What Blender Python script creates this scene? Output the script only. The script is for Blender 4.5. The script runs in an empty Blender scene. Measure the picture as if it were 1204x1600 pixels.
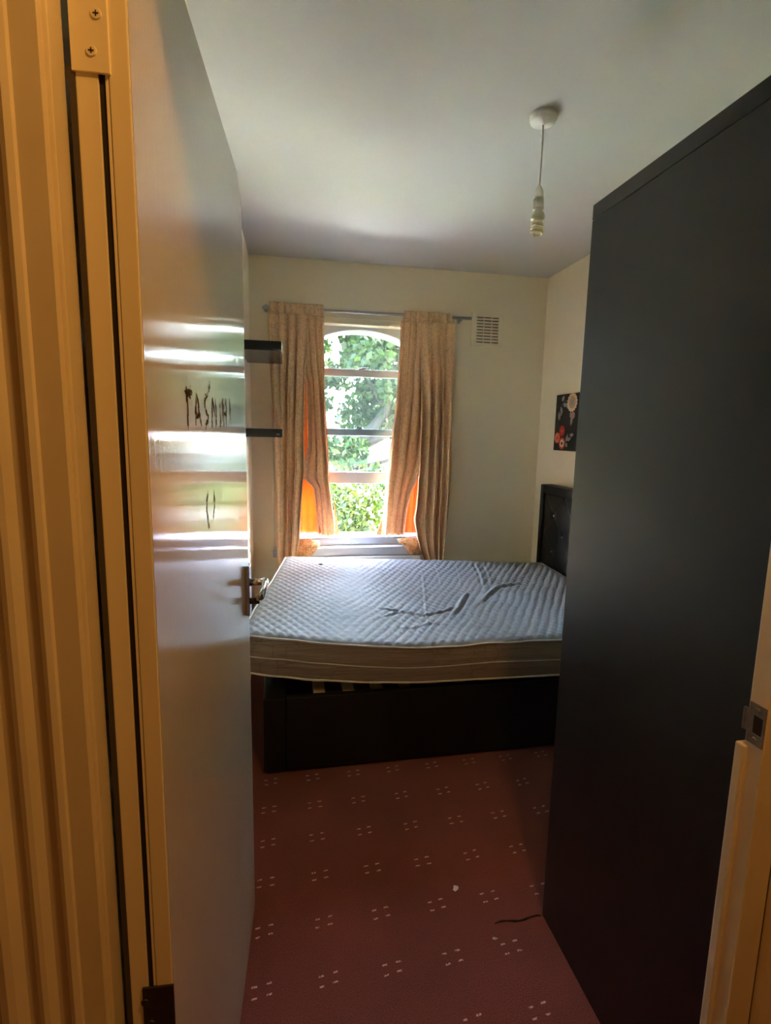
import bpy, bmesh, math, random
from mathutils import Vector, Matrix, noise
random.seed(7)
C = bpy.context.scene
COL = C.collection
R = math.radians
pi = math.pi

# ------------------------------------------------------------------ camera
EYE = Vector((0, 0, 1.3994))
YAW, PITCH, ROLL = R(10.8615), R(8.48375), R(-1.13178)
fw = Vector((math.sin(YAW)*math.cos(PITCH), math.cos(YAW)*math.cos(PITCH), -math.sin(PITCH)))
rt = Vector((math.cos(YAW), -math.sin(YAW), 0)); dn = fw.cross(rt)
c_, s_ = math.cos(ROLL), math.sin(ROLL)
rt2 = c_*rt + s_*dn; dn2 = -s_*rt + c_*dn
cam_d = bpy.data.cameras.new('camera'); cam = bpy.data.objects.new('camera', cam_d); COL.objects.link(cam)
m = Matrix((rt2, -dn2, -fw)).transposed().to_4x4(); m.translation = EYE
cam.matrix_world = m
cam_d.sensor_fit = 'HORIZONTAL'; cam_d.sensor_width = 36; cam_d.lens = 36*818.46/1204
cam_d.clip_start = .02; cam_d.clip_end = 300
C.camera = cam

# ------------------------------------------------------------------ light and exposure
C.view_settings.view_transform = 'Standard'
try: C.view_settings.look = 'None'
except Exception: pass
C.view_settings.gamma = 1; C.view_settings.use_curve_mapping = False
C.view_settings.exposure = 1.3
world = bpy.data.worlds.new('sky'); C.world = world; world.use_nodes = True
wn = world.node_tree; wn.nodes.clear()
wo = wn.nodes.new('ShaderNodeOutputWorld'); wb = wn.nodes.new('ShaderNodeBackground')
sky = wn.nodes.new('ShaderNodeTexSky')
sky.sky_type = 'NISHITA'; sky.sun_disc = False; sky.sun_elevation = R(48); sky.sun_rotation = R(70)
sky.dust_density = 3.0; sky.air_density = 1.0
mxw = wn.nodes.new('ShaderNodeMix'); mxw.data_type = 'RGBA'; mxw.inputs[0].default_value = .55
wn.links.new(sky.outputs[0], mxw.inputs[6]); mxw.inputs[7].default_value = (.24, .245, .255, 1)
wn.links.new(mxw.outputs[2], wb.inputs[0]); wb.inputs[1].default_value = 15.5
wn.links.new(wb.outputs[0], wo.inputs[0])
SUN = bpy.data.lights.new('sun', 'SUN'); SUN.energy = 135; SUN.angle = R(.6); SUN.color = (1, .95, .86)
sun = bpy.data.objects.new('sun', SUN); COL.objects.link(sun)
sun.rotation_euler = Vector((-.62, .10, -.85)).to_track_quat('-Z', 'Y').to_euler()
HALL = bpy.data.lights.new('hall_bulb_light', 'POINT'); HALL.energy = 10.5; HALL.color = (1, .50, .12); HALL.shadow_soft_size = .06
hl = bpy.data.objects.new('hall_bulb_light', HALL); COL.objects.link(hl); hl.location = (.45, .12, 2.40)
# sampling portal in the window opening (gives no light of its own)
PO = bpy.data.lights.new('window_portal', 'AREA'); PO.shape = 'RECTANGLE'; PO.size = 1.0; PO.size_y = 1.5
PO.cycles.is_portal = True
po = bpy.data.objects.new('window_portal', PO); COL.objects.link(po)
po.location = (.5, 3.9, 1.37); po.rotation_euler = (R(-90), 0, 0)
C.cycles.max_bounces = 14; C.cycles.diffuse_bounces = 8; C.cycles.glossy_bounces = 6
C.cycles.transparent_max_bounces = 24; C.cycles.transmission_bounces = 8
C.cycles.use_denoising = True
C.cycles.sample_clamp_indirect = 40
C.cycles.caustics_reflective = False; C.cycles.caustics_refractive = False

# ------------------------------------------------------------------ materials
def srgb(r, g, b):
    f = lambda v: ((v/255+.055)/1.055)**2.4 if v/255 > .04045 else v/255/12.92
    return (f(r), f(g), f(b), 1)
def mat(name, col, rough=.5, metal=0, spec=.5, bump=0, bscale=50, bstretch=(1, 1, 1), var=0, vscale=4, vcol=None, coat=0, bdist=.01):
    M = bpy.data.materials.new(name); M.use_nodes = True
    nt = M.node_tree; p = nt.nodes['Principled BSDF']
    p.inputs['Base Color'].default_value = col; p.inputs['Roughness'].default_value = rough
    p.inputs['Metallic'].default_value = metal; p.inputs['Specular IOR Level'].default_value = spec
    p.inputs['Coat Weight'].default_value = coat
    tc = nt.nodes.new('ShaderNodeTexCoord')
    if var:
        n = nt.nodes.new('ShaderNodeTexNoise'); n.inputs['Scale'].default_value = vscale; n.inputs['Detail'].default_value = 6
        nt.links.new(tc.outputs['Object'], n.inputs['Vector'])
        mr = nt.nodes.new('ShaderNodeMapRange'); mr.inputs[1].default_value = .38; mr.inputs[2].default_value = .68
        mr.inputs[3].default_value = 0; mr.inputs[4].default_value = var
        nt.links.new(n.outputs[0], mr.inputs[0])
        mx = nt.nodes.new('ShaderNodeMix'); mx.data_type = 'RGBA'
        mx.inputs[6].default_value = col; mx.inputs[7].default_value = vcol or tuple(c*.6 for c in col[:3])+(1,)
        nt.links.new(mr.outputs[0], mx.inputs[0]); nt.links.new(mx.outputs[2], p.inputs['Base Color'])
    if bump:
        mp = nt.nodes.new('ShaderNodeMapping'); mp.inputs['Scale'].default_value = bstretch
        nt.links.new(tc.outputs['Object'], mp.inputs['Vector'])
        n2 = nt.nodes.new('ShaderNodeTexNoise'); n2.inputs['Scale'].default_value = bscale; n2.inputs['Detail'].default_value = 5
        nt.links.new(mp.outputs[0], n2.inputs['Vector'])
        b = nt.nodes.new('ShaderNodeBump'); b.inputs['Strength'].default_value = bump; b.inputs['Distance'].default_value = bdist
        nt.links.new(n2.outputs[0], b.inputs['Height']); nt.links.new(b.outputs[0], p.inputs['Normal'])
    return M

M_wall = mat('cream_wall_paint', srgb(247, 238, 214), .75, bump=.25, bscale=22, bdist=.004, var=.35, vscale=1.6, vcol=srgb(238, 226, 198))
M_ceil = mat('ceiling_paint', srgb(208, 207, 203), .7, bump=.2, bscale=14, bdist=.004)
M_hall = mat('hall_paint', srgb(150, 135, 112), .8)
M_door = mat('door_gloss_paint', srgb(214, 206, 186), .06, spec=.5, bump=.15, bscale=9, bstretch=(26, 26, 1.1), bdist=.0016)
M_gloss = mat('white_gloss_paint', srgb(232, 220, 196), .15, bump=.3, bscale=30, bstretch=(1, 1, .25), bdist=.002, var=.25, vscale=9, vcol=srgb(206, 188, 152))
M_dooredge = mat('door_edge_paint', srgb(246, 234, 206), .3, bump=.3, bscale=30, bstretch=(1, 1, .2), bdist=.002)
M_frame = mat('window_frame_paint', srgb(186, 192, 202), .3)
M_dark = mat('dark_gap', srgb(38, 30, 26), .8)
M_strip = mat('grey_gap_shade', srgb(74, 66, 58), .7)  # grey that paints the shade in the door gap
M_strike = mat('worn_metal', srgb(150, 146, 140), .45, metal=.8, var=.6, vscale=60, vcol=srgb(90, 80, 70))
M_darkmetal = mat('dark_bronze_metal', srgb(52, 42, 36), .5, metal=.4, bump=.4, bscale=80)
M_chrome = mat('chrome', srgb(200, 200, 205), .14, metal=1)
M_steel = mat('brushed_steel', srgb(190, 190, 190), .3, metal=1)
M_blackwood = mat('black_brown_laminate', srgb(29, 25, 28), .36, spec=.5, bump=.25, bscale=300, bdist=.0008)
M_shelf = mat('black_shelf', srgb(36, 34, 34), .25)
M_leather = mat('black_faux_leather', srgb(22, 22, 23), .42, spec=.4, bump=.35, bscale=160, bdist=.0015)
M_crystal = mat('crystal', srgb(235, 238, 240), .05, metal=.9)
M_slat = mat('pine_slat', srgb(246, 214, 160), .5, bump=.2, bscale=20, bstretch=(8, 1, 8), var=.4, vscale=5)
M_plast = mat('white_plastic', srgb(240, 238, 232), .4)
M_ventp = mat('cream_vent_plastic', srgb(242, 234, 210), .5)
M_cfl = mat('bulb_glass', srgb(250, 240, 215), .15)
M_paper = mat('white_paper', srgb(225, 222, 220), .8)
M_rad = mat('white_radiator_enamel', srgb(222, 226, 230), .3)
M_canvas = mat('black_canvas', srgb(38, 34, 33), .8, bump=.3, bscale=400, bdist=.0006)
M_cream = mat('cream_print', srgb(232, 196, 160), .8)
M_taupe = mat('taupe_print', srgb(158, 148, 150), .8)
M_tan = mat('tan_print', srgb(190, 160, 128), .8)
M_red = mat('red_print', srgb(200, 58, 54), .8)
M_coral = mat('coral_print', srgb(226, 120, 92), .8)
M_bark = mat('bark', srgb(34, 27, 20), .9)
M_render = mat('white_render', srgb(130, 128, 124), .85)
M_slate = mat('grey_slate', srgb(150, 150, 155), .7)
M_bounce = mat('pale_bounce_ground', srgb(196, 192, 184), .9, var=.6, vscale=.6, vcol=srgb(176, 174, 160))  # ground made pale to bounce sunlight up to the ceiling
M_grass = mat('lawn_grass', srgb(70, 88, 14), .9, var=.5, vscale=.5, vcol=srgb(54, 74, 18))
M_scuff = mat('worn_scratch', srgb(112, 100, 78), .85, spec=.05)
M_piping = mat('mattress_piping', srgb(226, 222, 212), .6)
M_brick = mat('brick_outside', srgb(150, 120, 95), .9)
M_winddark = mat('house_window_glass', srgb(60, 70, 80), .1)

def glass_mat():
    M = bpy.data.materials.new('window_glass'); M.use_nodes = True; nt = M.node_tree; nt.nodes.clear()
    o = nt.nodes.new('ShaderNodeOutputMaterial'); t = nt.nodes.new('ShaderNodeBsdfTransparent'); t.inputs[0].default_value = (.93, .965, .95, 1)
    g = nt.nodes.new('ShaderNodeBsdfGlossy'); g.inputs['Roughness'].default_value = .02
    d = nt.nodes.new('ShaderNodeBsdfTranslucent'); d.inputs[0].default_value = (.8, .85, .85, 1)
    fr = nt.nodes.new('ShaderNodeFresnel'); fr.inputs[0].default_value = 1.45
    m1 = nt.nodes.new('ShaderNodeMixShader'); m2 = nt.nodes.new('ShaderNodeMixShader'); m2.inputs[0].default_value = .004
    nt.links.new(t.outputs[0], m2.inputs[1]); nt.links.new(d.outputs[0], m2.inputs[2])
    nt.links.new(fr.outputs[0], m1.inputs[0]); nt.links.new(m2.outputs[0], m1.inputs[1]); nt.links.new(g.outputs[0], m1.inputs[2])
    nt.links.new(m1.outputs[0], o.inputs[0]); return M
M_glass = glass_mat()

def cloth_mat(name, c1, c2, transl, tcol, scale=55):
    M = bpy.data.materials.new(name); M.use_nodes = True; nt = M.node_tree; p = nt.nodes['Principled BSDF']; o = nt.nodes['Material Output']
    p.inputs['Roughness'].default_value = .62; p.inputs['Sheen Weight'].default_value = .15
    tc = nt.nodes.new('ShaderNodeTexCoord')
    v = nt.nodes.new('ShaderNodeTexVoronoi'); v.feature = 'DISTANCE_TO_EDGE'; v.inputs['Scale'].default_value = scale
    n = nt.nodes.new('ShaderNodeTexNoise'); n.inputs['Scale'].default_value = scale*.8; n.inputs['Detail'].default_value = 4; n.inputs['Distortion'].default_value = 1.2
    nt.links.new(tc.outputs['Object'], v.inputs[0]); nt.links.new(tc.outputs['Object'], n.inputs[0])
    mu = nt.nodes.new('ShaderNodeMath'); mu.operation = 'MULTIPLY'; mu.inputs[1].default_value = .9
    nt.links.new(v.outputs[0], mu.inputs[0])
    ad = nt.nodes.new('ShaderNodeMath'); ad.operation = 'ADD'
    nt.links.new(mu.outputs[0], ad.inputs[0]); nt.links.new(n.outputs[0], ad.inputs[1])
    cr = nt.nodes.new('ShaderNodeValToRGB'); cr.color_ramp.elements[0].position = .48; cr.color_ramp.elements[0].color = c1
    cr.color_ramp.elements[1].position = .66; cr.color_ramp.elements[1].color = c2
    nt.links.new(ad.outputs[0], cr.inputs[0]); nt.links.new(cr.outputs[0], p.inputs['Base Color'])
    tr = nt.nodes.new('ShaderNodeBsdfTranslucent'); tr.inputs[0].default_value = tcol
    mx = nt.nodes.new('ShaderNodeMixShader'); mx.inputs[0].default_value = transl
    nt.links.new(p.outputs[0], mx.inputs[1]); nt.links.new(tr.outputs[0], mx.inputs[2]); nt.links.new(mx.outputs[0], o.inputs[0])
    b = nt.nodes.new('ShaderNodeBump'); b.inputs['Strength'].default_value = .3; b.inputs['Distance'].default_value = .001
    nt.links.new(ad.outputs[0], b.inputs['Height']); nt.links.new(b.outputs[0], p.inputs['Normal'])
    return M
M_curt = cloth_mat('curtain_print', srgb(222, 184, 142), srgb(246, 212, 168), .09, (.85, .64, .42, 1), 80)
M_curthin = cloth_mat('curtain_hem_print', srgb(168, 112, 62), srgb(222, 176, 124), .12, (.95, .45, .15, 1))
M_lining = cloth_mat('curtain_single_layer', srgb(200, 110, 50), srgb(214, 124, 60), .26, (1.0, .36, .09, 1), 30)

def carpet_mat():
    M = bpy.data.materials.new('red_carpet'); M.use_nodes = True; nt = M.node_tree; p = nt.nodes['Principled BSDF']
    N = nt.nodes.new; L = nt.links.new
    p.inputs['Roughness'].default_value = .95; p.inputs['Specular IOR Level'].default_value = .15; p.inputs['Sheen Weight'].default_value = .15
    tc = N('ShaderNodeTexCoord'); sx = N('ShaderNodeSeparateXYZ'); L(tc.outputs['Object'], sx.inputs[0])
    def mth(op, a, b=None, c=None):
        n = N('ShaderNodeMath'); n.operation = op
        for i, v in enumerate((a, b, c)):
            if v is None: continue
            if isinstance(v, (int, float)): n.inputs[i].default_value = v
            else: L(v, n.inputs[i])
        return n.outputs[0]
    nz = N('ShaderNodeTexNoise'); nz.inputs['Scale'].default_value = 9; L(tc.outputs['Object'], nz.inputs[0])
    wob = mth('MULTIPLY', mth('SUBTRACT', nz.outputs[0], .5), .014)
    X = mth('ADD', sx.outputs[0], wob); Y = mth('ADD', sx.outputs[1], mth('MULTIPLY', wob, -1))
    # cluster-local coordinates (-.5 .. .5) * pitch
    cx = mth('MULTIPLY', mth('SUBTRACT', mth('FRACT', mth('ADD', mth('DIVIDE', mth('SUBTRACT', X, .0975), .1685), 100.5)), .5), .1685)
    cy = mth('MULTIPLY', mth('SUBTRACT', mth('FRACT', mth('ADD', mth('DIVIDE', mth('SUBTRACT', Y, 1.3290), .1635), 100.5)), .5), .1635)
    cy2 = mth('SUBTRACT', cy, mth('MULTIPLY', cx, .12))
    ax = mth('SUBTRACT', mth('ABSOLUTE', cx), .0185); ay = mth('SUBTRACT', mth('ABSOLUTE', cy2), .0135)
    inx = mth('LESS_THAN', mth('ABSOLUTE', ax), .0068); iny = mth('LESS_THAN', mth('ABSOLUTE', ay), .0024)
    dash = mth('MULTIPLY', inx, iny)
    n3 = N('ShaderNodeTexNoise'); n3.inputs['Scale'].default_value = 240; L(tc.outputs['Object'], n3.inputs[0])
    dash = mth('MULTIPLY', dash, mth('GREATER_THAN', n3.outputs[0], .44))
    n4 = N('ShaderNodeTexNoise'); n4.inputs['Scale'].default_value = 2.2; n4.inputs['Detail'].default_value = 8; L(tc.outputs['Object'], n4.inputs[0])
    n5 = N('ShaderNodeTexNoise'); n5.inputs['Scale'].default_value = 320; n5.inputs['Detail'].default_value = 3; L(tc.outputs['Object'], n5.inputs[0])
    cr = N('ShaderNodeValToRGB'); cr.color_ramp.elements[0].position = .35; cr.color_ramp.elements[0].color = srgb(116, 62, 48)
    cr.color_ramp.elements[1].position = .7; cr.color_ramp.elements[1].color = srgb(138, 72, 60); L(n4.outputs[0], cr.inputs[0])
    cr2 = N('ShaderNodeMapRange'); cr2.inputs[1].default_value = .3; cr2.inputs[2].default_value = .7; cr2.inputs[3].default_value = .6; cr2.inputs[4].default_value = 1.25; L(n5.outputs[0], cr2.inputs[0])
    mm = N('ShaderNodeMix'); mm.data_type = 'RGBA'; mm.blend_type = 'MULTIPLY'; mm.inputs[0].default_value = 1
    L(cr.outputs[0], mm.inputs[6]); L(cr2.outputs[0], mm.inputs[7])
    mx = N('ShaderNodeMix'); mx.data_type = 'RGBA'; L(dash, mx.inputs[0]); L(mm.outputs[2], mx.inputs[6]); mx.inputs[7].default_value = srgb(226, 186, 176)
    L(mx.outputs[2], p.inputs['Base Color'])
    hh = mth('ADD', n5.outputs[0], mth('MULTIPLY', dash, 1.2))
    b = N('ShaderNodeBump'); b.inputs['Strength'].default_value = .6; b.inputs['Distance'].default_value = .003; L(hh, b.inputs['Height']); L(b.outputs[0], p.inputs['Normal'])
    return M
M_carpet = carpet_mat()

def mattress_mat(top):
    M = bpy.data.materials.new('mattress_top' if top else 'mattress_border'); M.use_nodes = True; nt = M.node_tree; p = nt.nodes['Principled BSDF']
    N = nt.nodes.new; L = nt.links.new
    p.inputs['Roughness'].default_value = .55 if top else .8; p.inputs['Sheen Weight'].default_value = .2
    tc = N('ShaderNodeTexCoord')
    v = N('ShaderNodeTexVoronoi'); v.feature = 'DISTANCE_TO_EDGE'; v.inputs['Scale'].default_value = 26 if top else 16
    nz = N('ShaderNodeTexNoise'); nz.inputs['Scale'].default_value = 3.0 if top else 7; nz.inputs['Detail'].default_value = 2
    L(tc.outputs['Object'], v.inputs[0]); L(tc.outputs['Object'], nz.inputs[0])
    lt = N('ShaderNodeMath'); lt.operation = 'LESS_THAN'; lt.inputs[1].default_value = .045; L(v.outputs[0], lt.inputs[0])
    gt = N('ShaderNodeMath'); gt.operation = 'GREATER_THAN'; gt.inputs[1].default_value = .53; L(nz.outputs[0], gt.inputs[0])
    mu = N('ShaderNodeMath'); mu.operation = 'MULTIPLY'; L(lt.outputs[0], mu.inputs[0]); L(gt.outputs[0], mu.inputs[1])
    m2 = N('ShaderNodeMath'); m2.operation = 'MULTIPLY'; L(mu.outputs[0], m2.inputs[0]); m2.inputs[1].default_value = .45
    mx = N('ShaderNodeMix'); mx.data_type = 'RGBA'; L(m2.outputs[0], mx.inputs[0])
    mx.inputs[6].default_value = srgb(134, 134, 136) if top else srgb(150, 134, 116)
    mx.inputs[7].default_value = srgb(150, 140, 124) if top else srgb(122, 104, 84)
    L(mx.outputs[2], p.inputs['Base Color'])
    n5 = N('ShaderNodeTexNoise'); n5.inputs['Scale'].default_value = 60; n5.inputs['Detail'].default_value = 4
    mp = N('ShaderNodeMapping'); mp.inputs['Scale'].default_value = (1, 1, 1) if top else (.12, 1, 1.6)
    L(tc.outputs['Object'], mp.inputs[0]); L(mp.outputs[0], n5.inputs[0])
    b = N('ShaderNodeBump'); b.inputs['Strength'].default_value = .35; b.inputs['Distance'].default_value = .004 if top else .012; L(n5.outputs[0], b.inputs['Height']); L(b.outputs[0], p.inputs['Normal'])
    return M
M_mtop = mattress_mat(True); M_mside = mattress_mat(False)

def leaf_mat(name, c1, c2):
    M = bpy.data.materials.new(name); M.use_nodes = True; nt = M.node_tree; p = nt.nodes['Principled BSDF']; o = nt.nodes['Material Output']
    p.inputs['Roughness'].default_value = .5; p.inputs['Specular IOR Level'].default_value = .25
    g = nt.nodes.new('ShaderNodeNewGeometry'); cr = nt.nodes.new('ShaderNodeValToRGB')
    cr.color_ramp.elements[0].color = c1; cr.color_ramp.elements[1].color = c2
    nt.links.new(g.outputs['Random Per Island'], cr.inputs[0]); nt.links.new(cr.outputs[0], p.inputs['Base Color'])
    t = nt.nodes.new('ShaderNodeBsdfTranslucent'); nt.links.new(cr.outputs[0], t.inputs[0])
    mx = nt.nodes.new('ShaderNodeMixShader'); mx.inputs[0].default_value = .35
    nt.links.new(p.outputs[0], mx.inputs[1]); nt.links.new(t.outputs[0], mx.inputs[2]); nt.links.new(mx.outputs[0], o.inputs[0])
    return M
M_leaf = leaf_mat('oak_leaf', srgb(13, 32, 6), srgb(35, 56, 8))
M_leaf2 = leaf_mat('bright_leaf', srgb(18, 34, 3), srgb(42, 54, 6))
M_leaf3 = leaf_mat('hedge_leaf', srgb(19, 33, 8), srgb(38, 52, 13))

# ------------------------------------------------------------------ helpers
def obj(name, bm, m=None, parent=None, smooth=False):
    me = bpy.data.meshes.new(name); bm.normal_update(); bm.to_mesh(me); bm.free()
    o = bpy.data.objects.new(name, me); COL.objects.link(o)
    for k in (m if isinstance(m, (list, tuple)) else [m]): me.materials.append(k)
    if smooth:
        for p in me.polygons: p.use_smooth = True
    if parent: o.parent = parent
    return o
def box(bm, x0, x1, y0, y1, z0, z1, bev=0):
    r = bmesh.ops.create_cube(bm, size=1)
    vs = r['verts']
    for v in vs: v.co = Vector(((x0+x1)/2+v.co.x*(x1-x0), (y0+y1)/2+v.co.y*(y1-y0), (z0+z1)/2+v.co.z*(z1-z0)))
    if bev:
        es = {e for v in vs for e in v.link_edges}
        bmesh.ops.bevel(bm, geom=list(es), offset=bev, segments=2, affect='EDGES', profile=.6)
    return bm
def bx(*a, bev=0): return box(bmesh.new(), *a, bev=bev)
def prism(bm, pts, axis, a0, a1):
    """pts 2-D polygon extruded along axis ('x','y','z') from a0 to a1; pts order = remaining axes in order"""
    def P(p, a):
        return Vector({'x': (a, p[0], p[1]), 'y': (p[0], a, p[1]), 'z': (p[0], p[1], a)}[axis])
    v0 = [bm.verts.new(P(p, a0)) for p in pts]; v1 = [bm.verts.new(P(p, a1)) for p in pts]
    n = len(pts)
    bm.faces.new(v0); bm.faces.new(v1[::-1])
    for i in range(n): bm.faces.new((v0[i], v1[i], v1[(i+1) % n], v0[(i+1) % n]))
    bmesh.ops.recalc_face_normals(bm, faces=bm.faces[:]); return bm
def tube(bm, pts, r, seg=10, caps=True):
    pts = [Vector(p) for p in pts]; rings = []
    rr = r if isinstance(r, (list, tuple)) else [r]*len(pts)
    up = None
    for i, p in enumerate(pts):
        t = (pts[min(i+1, len(pts)-1)] - pts[max(i-1, 0)]).normalized()
        if up is None: up = t.orthogonal().normalized()
        up = (up - t*up.dot(t)).normalized(); w = t.cross(up)
        rings.append([bm.verts.new(p + (up*math.cos(2*pi*k/seg) + w*math.sin(2*pi*k/seg))*rr[i]) for k in range(seg)])
    for a, b in zip(rings, rings[1:]):
        for k in range(seg): bm.faces.new((a[k], a[(k+1) % seg], b[(k+1) % seg], b[k]))
    if caps: bm.faces.new(rings[0][::-1]); bm.faces.new(rings[-1])
    return bm
def lathe(bm, prof, cx, cy, seg=24):
    rings = [[bm.verts.new((cx+r*math.cos(2*pi*k/seg), cy+r*math.sin(2*pi*k/seg), z)) for k in range(seg)] for r, z in prof]
    for a, b in zip(rings, rings[1:]):
        for k in range(seg): bm.faces.new((a[k], a[(k+1) % seg], b[(k+1) % seg], b[k]))
    bm.faces.new(rings[0]); bm.faces.new(rings[-1][::-1])
    bmesh.ops.recalc_face_normals(bm, faces=bm.faces[:]); return bm
def struct(o): o['kind'] = 'structure'; return o
def tag(o, label, cat, group=None):
    o['label'] = label; o['category'] = cat
    if group: o['group'] = group
    return o
def empty(name, loc=(0, 0, 0), rz=0):
    o = bpy.data.objects.new(name, None); COL.objects.link(o); o.location = loc; o.rotation_euler = (0, 0, rz); o.empty_display_size = .1
    return o
def interp(tab, z):
    """piecewise smooth lookup, tab = [(z, value)...] with z falling"""
    if z >= tab[0][0]: return tab[0][1]
    for (z0, a), (z1, b) in zip(tab, tab[1:]):
        if z >= z1:
            t = (z0-z)/(z0-z1); t = t*t*(3-2*t)*.5 + t*.5
            return a+(b-a)*t
    return tab[-1][1]

# ------------------------------------------------------------------ the room
XL, XR, Y0, Y1, H = -.22, 1.82, .61, 3.60, 2.50
WX0, WX1, WZ0, WZ1 = 0.0, 1.02, .60, 2.11          # hole in the far wall
struct(obj('floor', bx(-1.1, XR+.1, -1.7, Y1, -.1, 0), M_carpet))
struct(obj('ceiling', bx(XL-.1, XR+.1, Y0-.02, Y1+.1, H, H+.12), M_ceil))
bm = bmesh.new(); YW = Y1+.25
box(bm, XL-.1, WX0, Y1, YW, 0, H); box(bm, WX1, XR+.1, Y1, YW, 0, H)
box(bm, WX0, WX1, Y1, YW, 0, WZ0); box(bm, WX0, WX1, Y1, YW, WZ1, H)
struct(obj('wall_far', bm, M_wall))
bm = bmesh.new(); prism(bm, [(XL-.1, Y0-.02), (XL-.024, Y0-.02), (XL-.022, 1.7), (XL, Y1), (XL-.1, Y1)], 'z', 0, H); struct(obj('wall_left', bm, M_wall))
struct(obj('wall_right', bx(XR, XR+.1, Y0-.02, Y1, 0, H), M_wall))
bm = bmesh.new(); box(bm, -1.0, -.25, .585, Y0, 0, H); box(bm, .705, XR, .585, Y0, 0, H); box(bm, -.25, .705, .585, Y0, 2.03, H)
struct(obj('wall_near', bm, M_wall))
struct(obj('wall_hall_left', bx(-1.1, -1.0, -1.7, .61, 0, H), M_hall))
struct(obj('wall_hall_right', bx(1.2, 1.3, -1.7, .585, 0, H), M_hall))
struct(obj('wall_hall_back', bx(-1.0, 1.2, -1.7, -1.6, 0, H), M_hall))
struct(obj('ceiling_hall', bx(-1.1, 1.3, -1.7, Y0-.02, H, H+.12), M_hall))
struct(obj('baseboard_right', bx(XR-.015, XR, 1.30, Y1, 0, .11, bev=.004), M_gloss))
struct(obj('baseboard_left', bx(XL, XL+.015, 1.45, Y1, 0, .11, bev=.004), M_gloss))
struct(obj('baseboard_far', bx(XL+.015, XR-.015, Y1-.015, Y1, 0, .11, bev=.004), M_gloss))

# ------------------------------------------------------------------ doorway
bm = bmesh.new()
box(bm, -.25, -.205, .573, .610, 0, 2.03, bev=.002)
box(bm, .663, .705, .573, .604, 0, 2.03, bev=.002)
box(bm, -.205, .663, .573, .610, 1.995, 2.03)
struct(obj('trim_1', bm, M_gloss))                       # door lining
# chipped room side strip below the strike
struct(obj('trim_2', bx(.656, .700, .597, .613, 0, .957, bev=.003), M_gloss))
# moulded architrave round the doorway, hall side : profile in (x, y)
def arch_profile(x0, s):
    # offsets from the inner edge outwards, depth towards the hall (-y)
    prof = [(0, .0), (0, .014), (.0225, .014), (.0245, .017), (.030, .0195), (.0345, .0175), (.037, .011), (.049, .010), (.052, .014), (.056, .018), (.061, .0195),
            (.066, .0175), (.069, .012), (.079, .011), (.082, .015), (.087, .021), (.094, .024), (.102, .022), (.106, .017), (.1145, .016), (.118, .020), (.126, .022), (.134, .019), (.138, 0)]
    return [(x0+s*a, .5745-b*.9) for a, b in prof]
bm = bmesh.new(); prism(bm, arch_profile(-.2095, -1), 'z', 0, 2.12)
prof = arch_profile(0, 1)
struct(obj('trim_3', bm, M_gloss))
bm = bmesh.new(); prism(bm, arch_profile(.708, 1), 'z', 0, 2.12); prism(bm, [(y, 2.0+a) for a, y in prof], 'x', -.2095, .708)
struct(obj('trim_4', bm, M_gloss))
# metal keep in the right hand jamb
t = empty('strike_plate', (.663, .588, .96)); tag(t, 'worn metal strike plate let into the pale right door jamb', 'strike plate')
bm = bmesh.new()
YZ = lambda a: a
for a in ((-.0135, .0125, .005, .0215), (-.0135, .0125, .049, .066), (.0045, .0125, .0215, .049), (-.0135, -.0105, .0215, .049)):
    box(bm, -.0022, .0006, a[0], a[1], a[2], a[3])
box(bm, -.0022, .0006, .0125, .020, .020, .053)
tube(bm, [(-.0012, .019, .020), (-.0012, .019, .053)], .0028, 8)
obj('plate', bm, M_strike, t)
obj('latch_hole', bx(-.0008, .0008, -.0105, .0045, .0215, .049), M_dark, t)
for z in (.013, .058):
    bm = bmesh.new(); r = bmesh.ops.create_cone(bm, cap_ends=True, segments=12, radius1=.0042, radius2=.003, depth=.0016)
    bmesh.ops.rotate(bm, verts=bm.verts, matrix=Matrix.Rotation(-pi/2, 3, 'Y')); bmesh.ops.translate(bm, verts=bm.verts, vec=(-.0028, -.001, z))
    s = obj('screw', bm, M_strike, t)

# ------------------------------------------------------------------ the door (local: y along the leaf, -x thickness)
DA = R(3.2)
door = empty('door_1', (-.1448, .6052, .008), -DA); struct(door)
DT, DL, DH = .050, .803, 1.975
bm = bmesh.new()
# leaf outline (y,z) with the planed-off top corner
out = [(0, 0), (DL-.012, 0), (DL, .012), (DL, DH-.075), (DL-.012, DH-.035), (DL-.07, DH), (0, DH)]
prism(bm, out, 'x', -DT, 0)
obj('door_panel', bm, [M_door], door)
# hinge edge facing : planted lipping with the seal groove
bm = bmesh.new(); box(bm, -DT, -.0292, -.0035, .0002, 0, DH, bev=.0008); box(bm, -.0195, -.0005, -.0035, .0002, 0, DH, bev=.0012)
box(bm, -.0232, -.0202, -.0028, .0002, 0, DH, bev=.0006)
obj('edge_lipping', bm, M_dooredge, door)
obj('seal_strip', bx(-.0290, -.0234, -.0012, .0003, 0, DH), M_dark, door)
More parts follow.
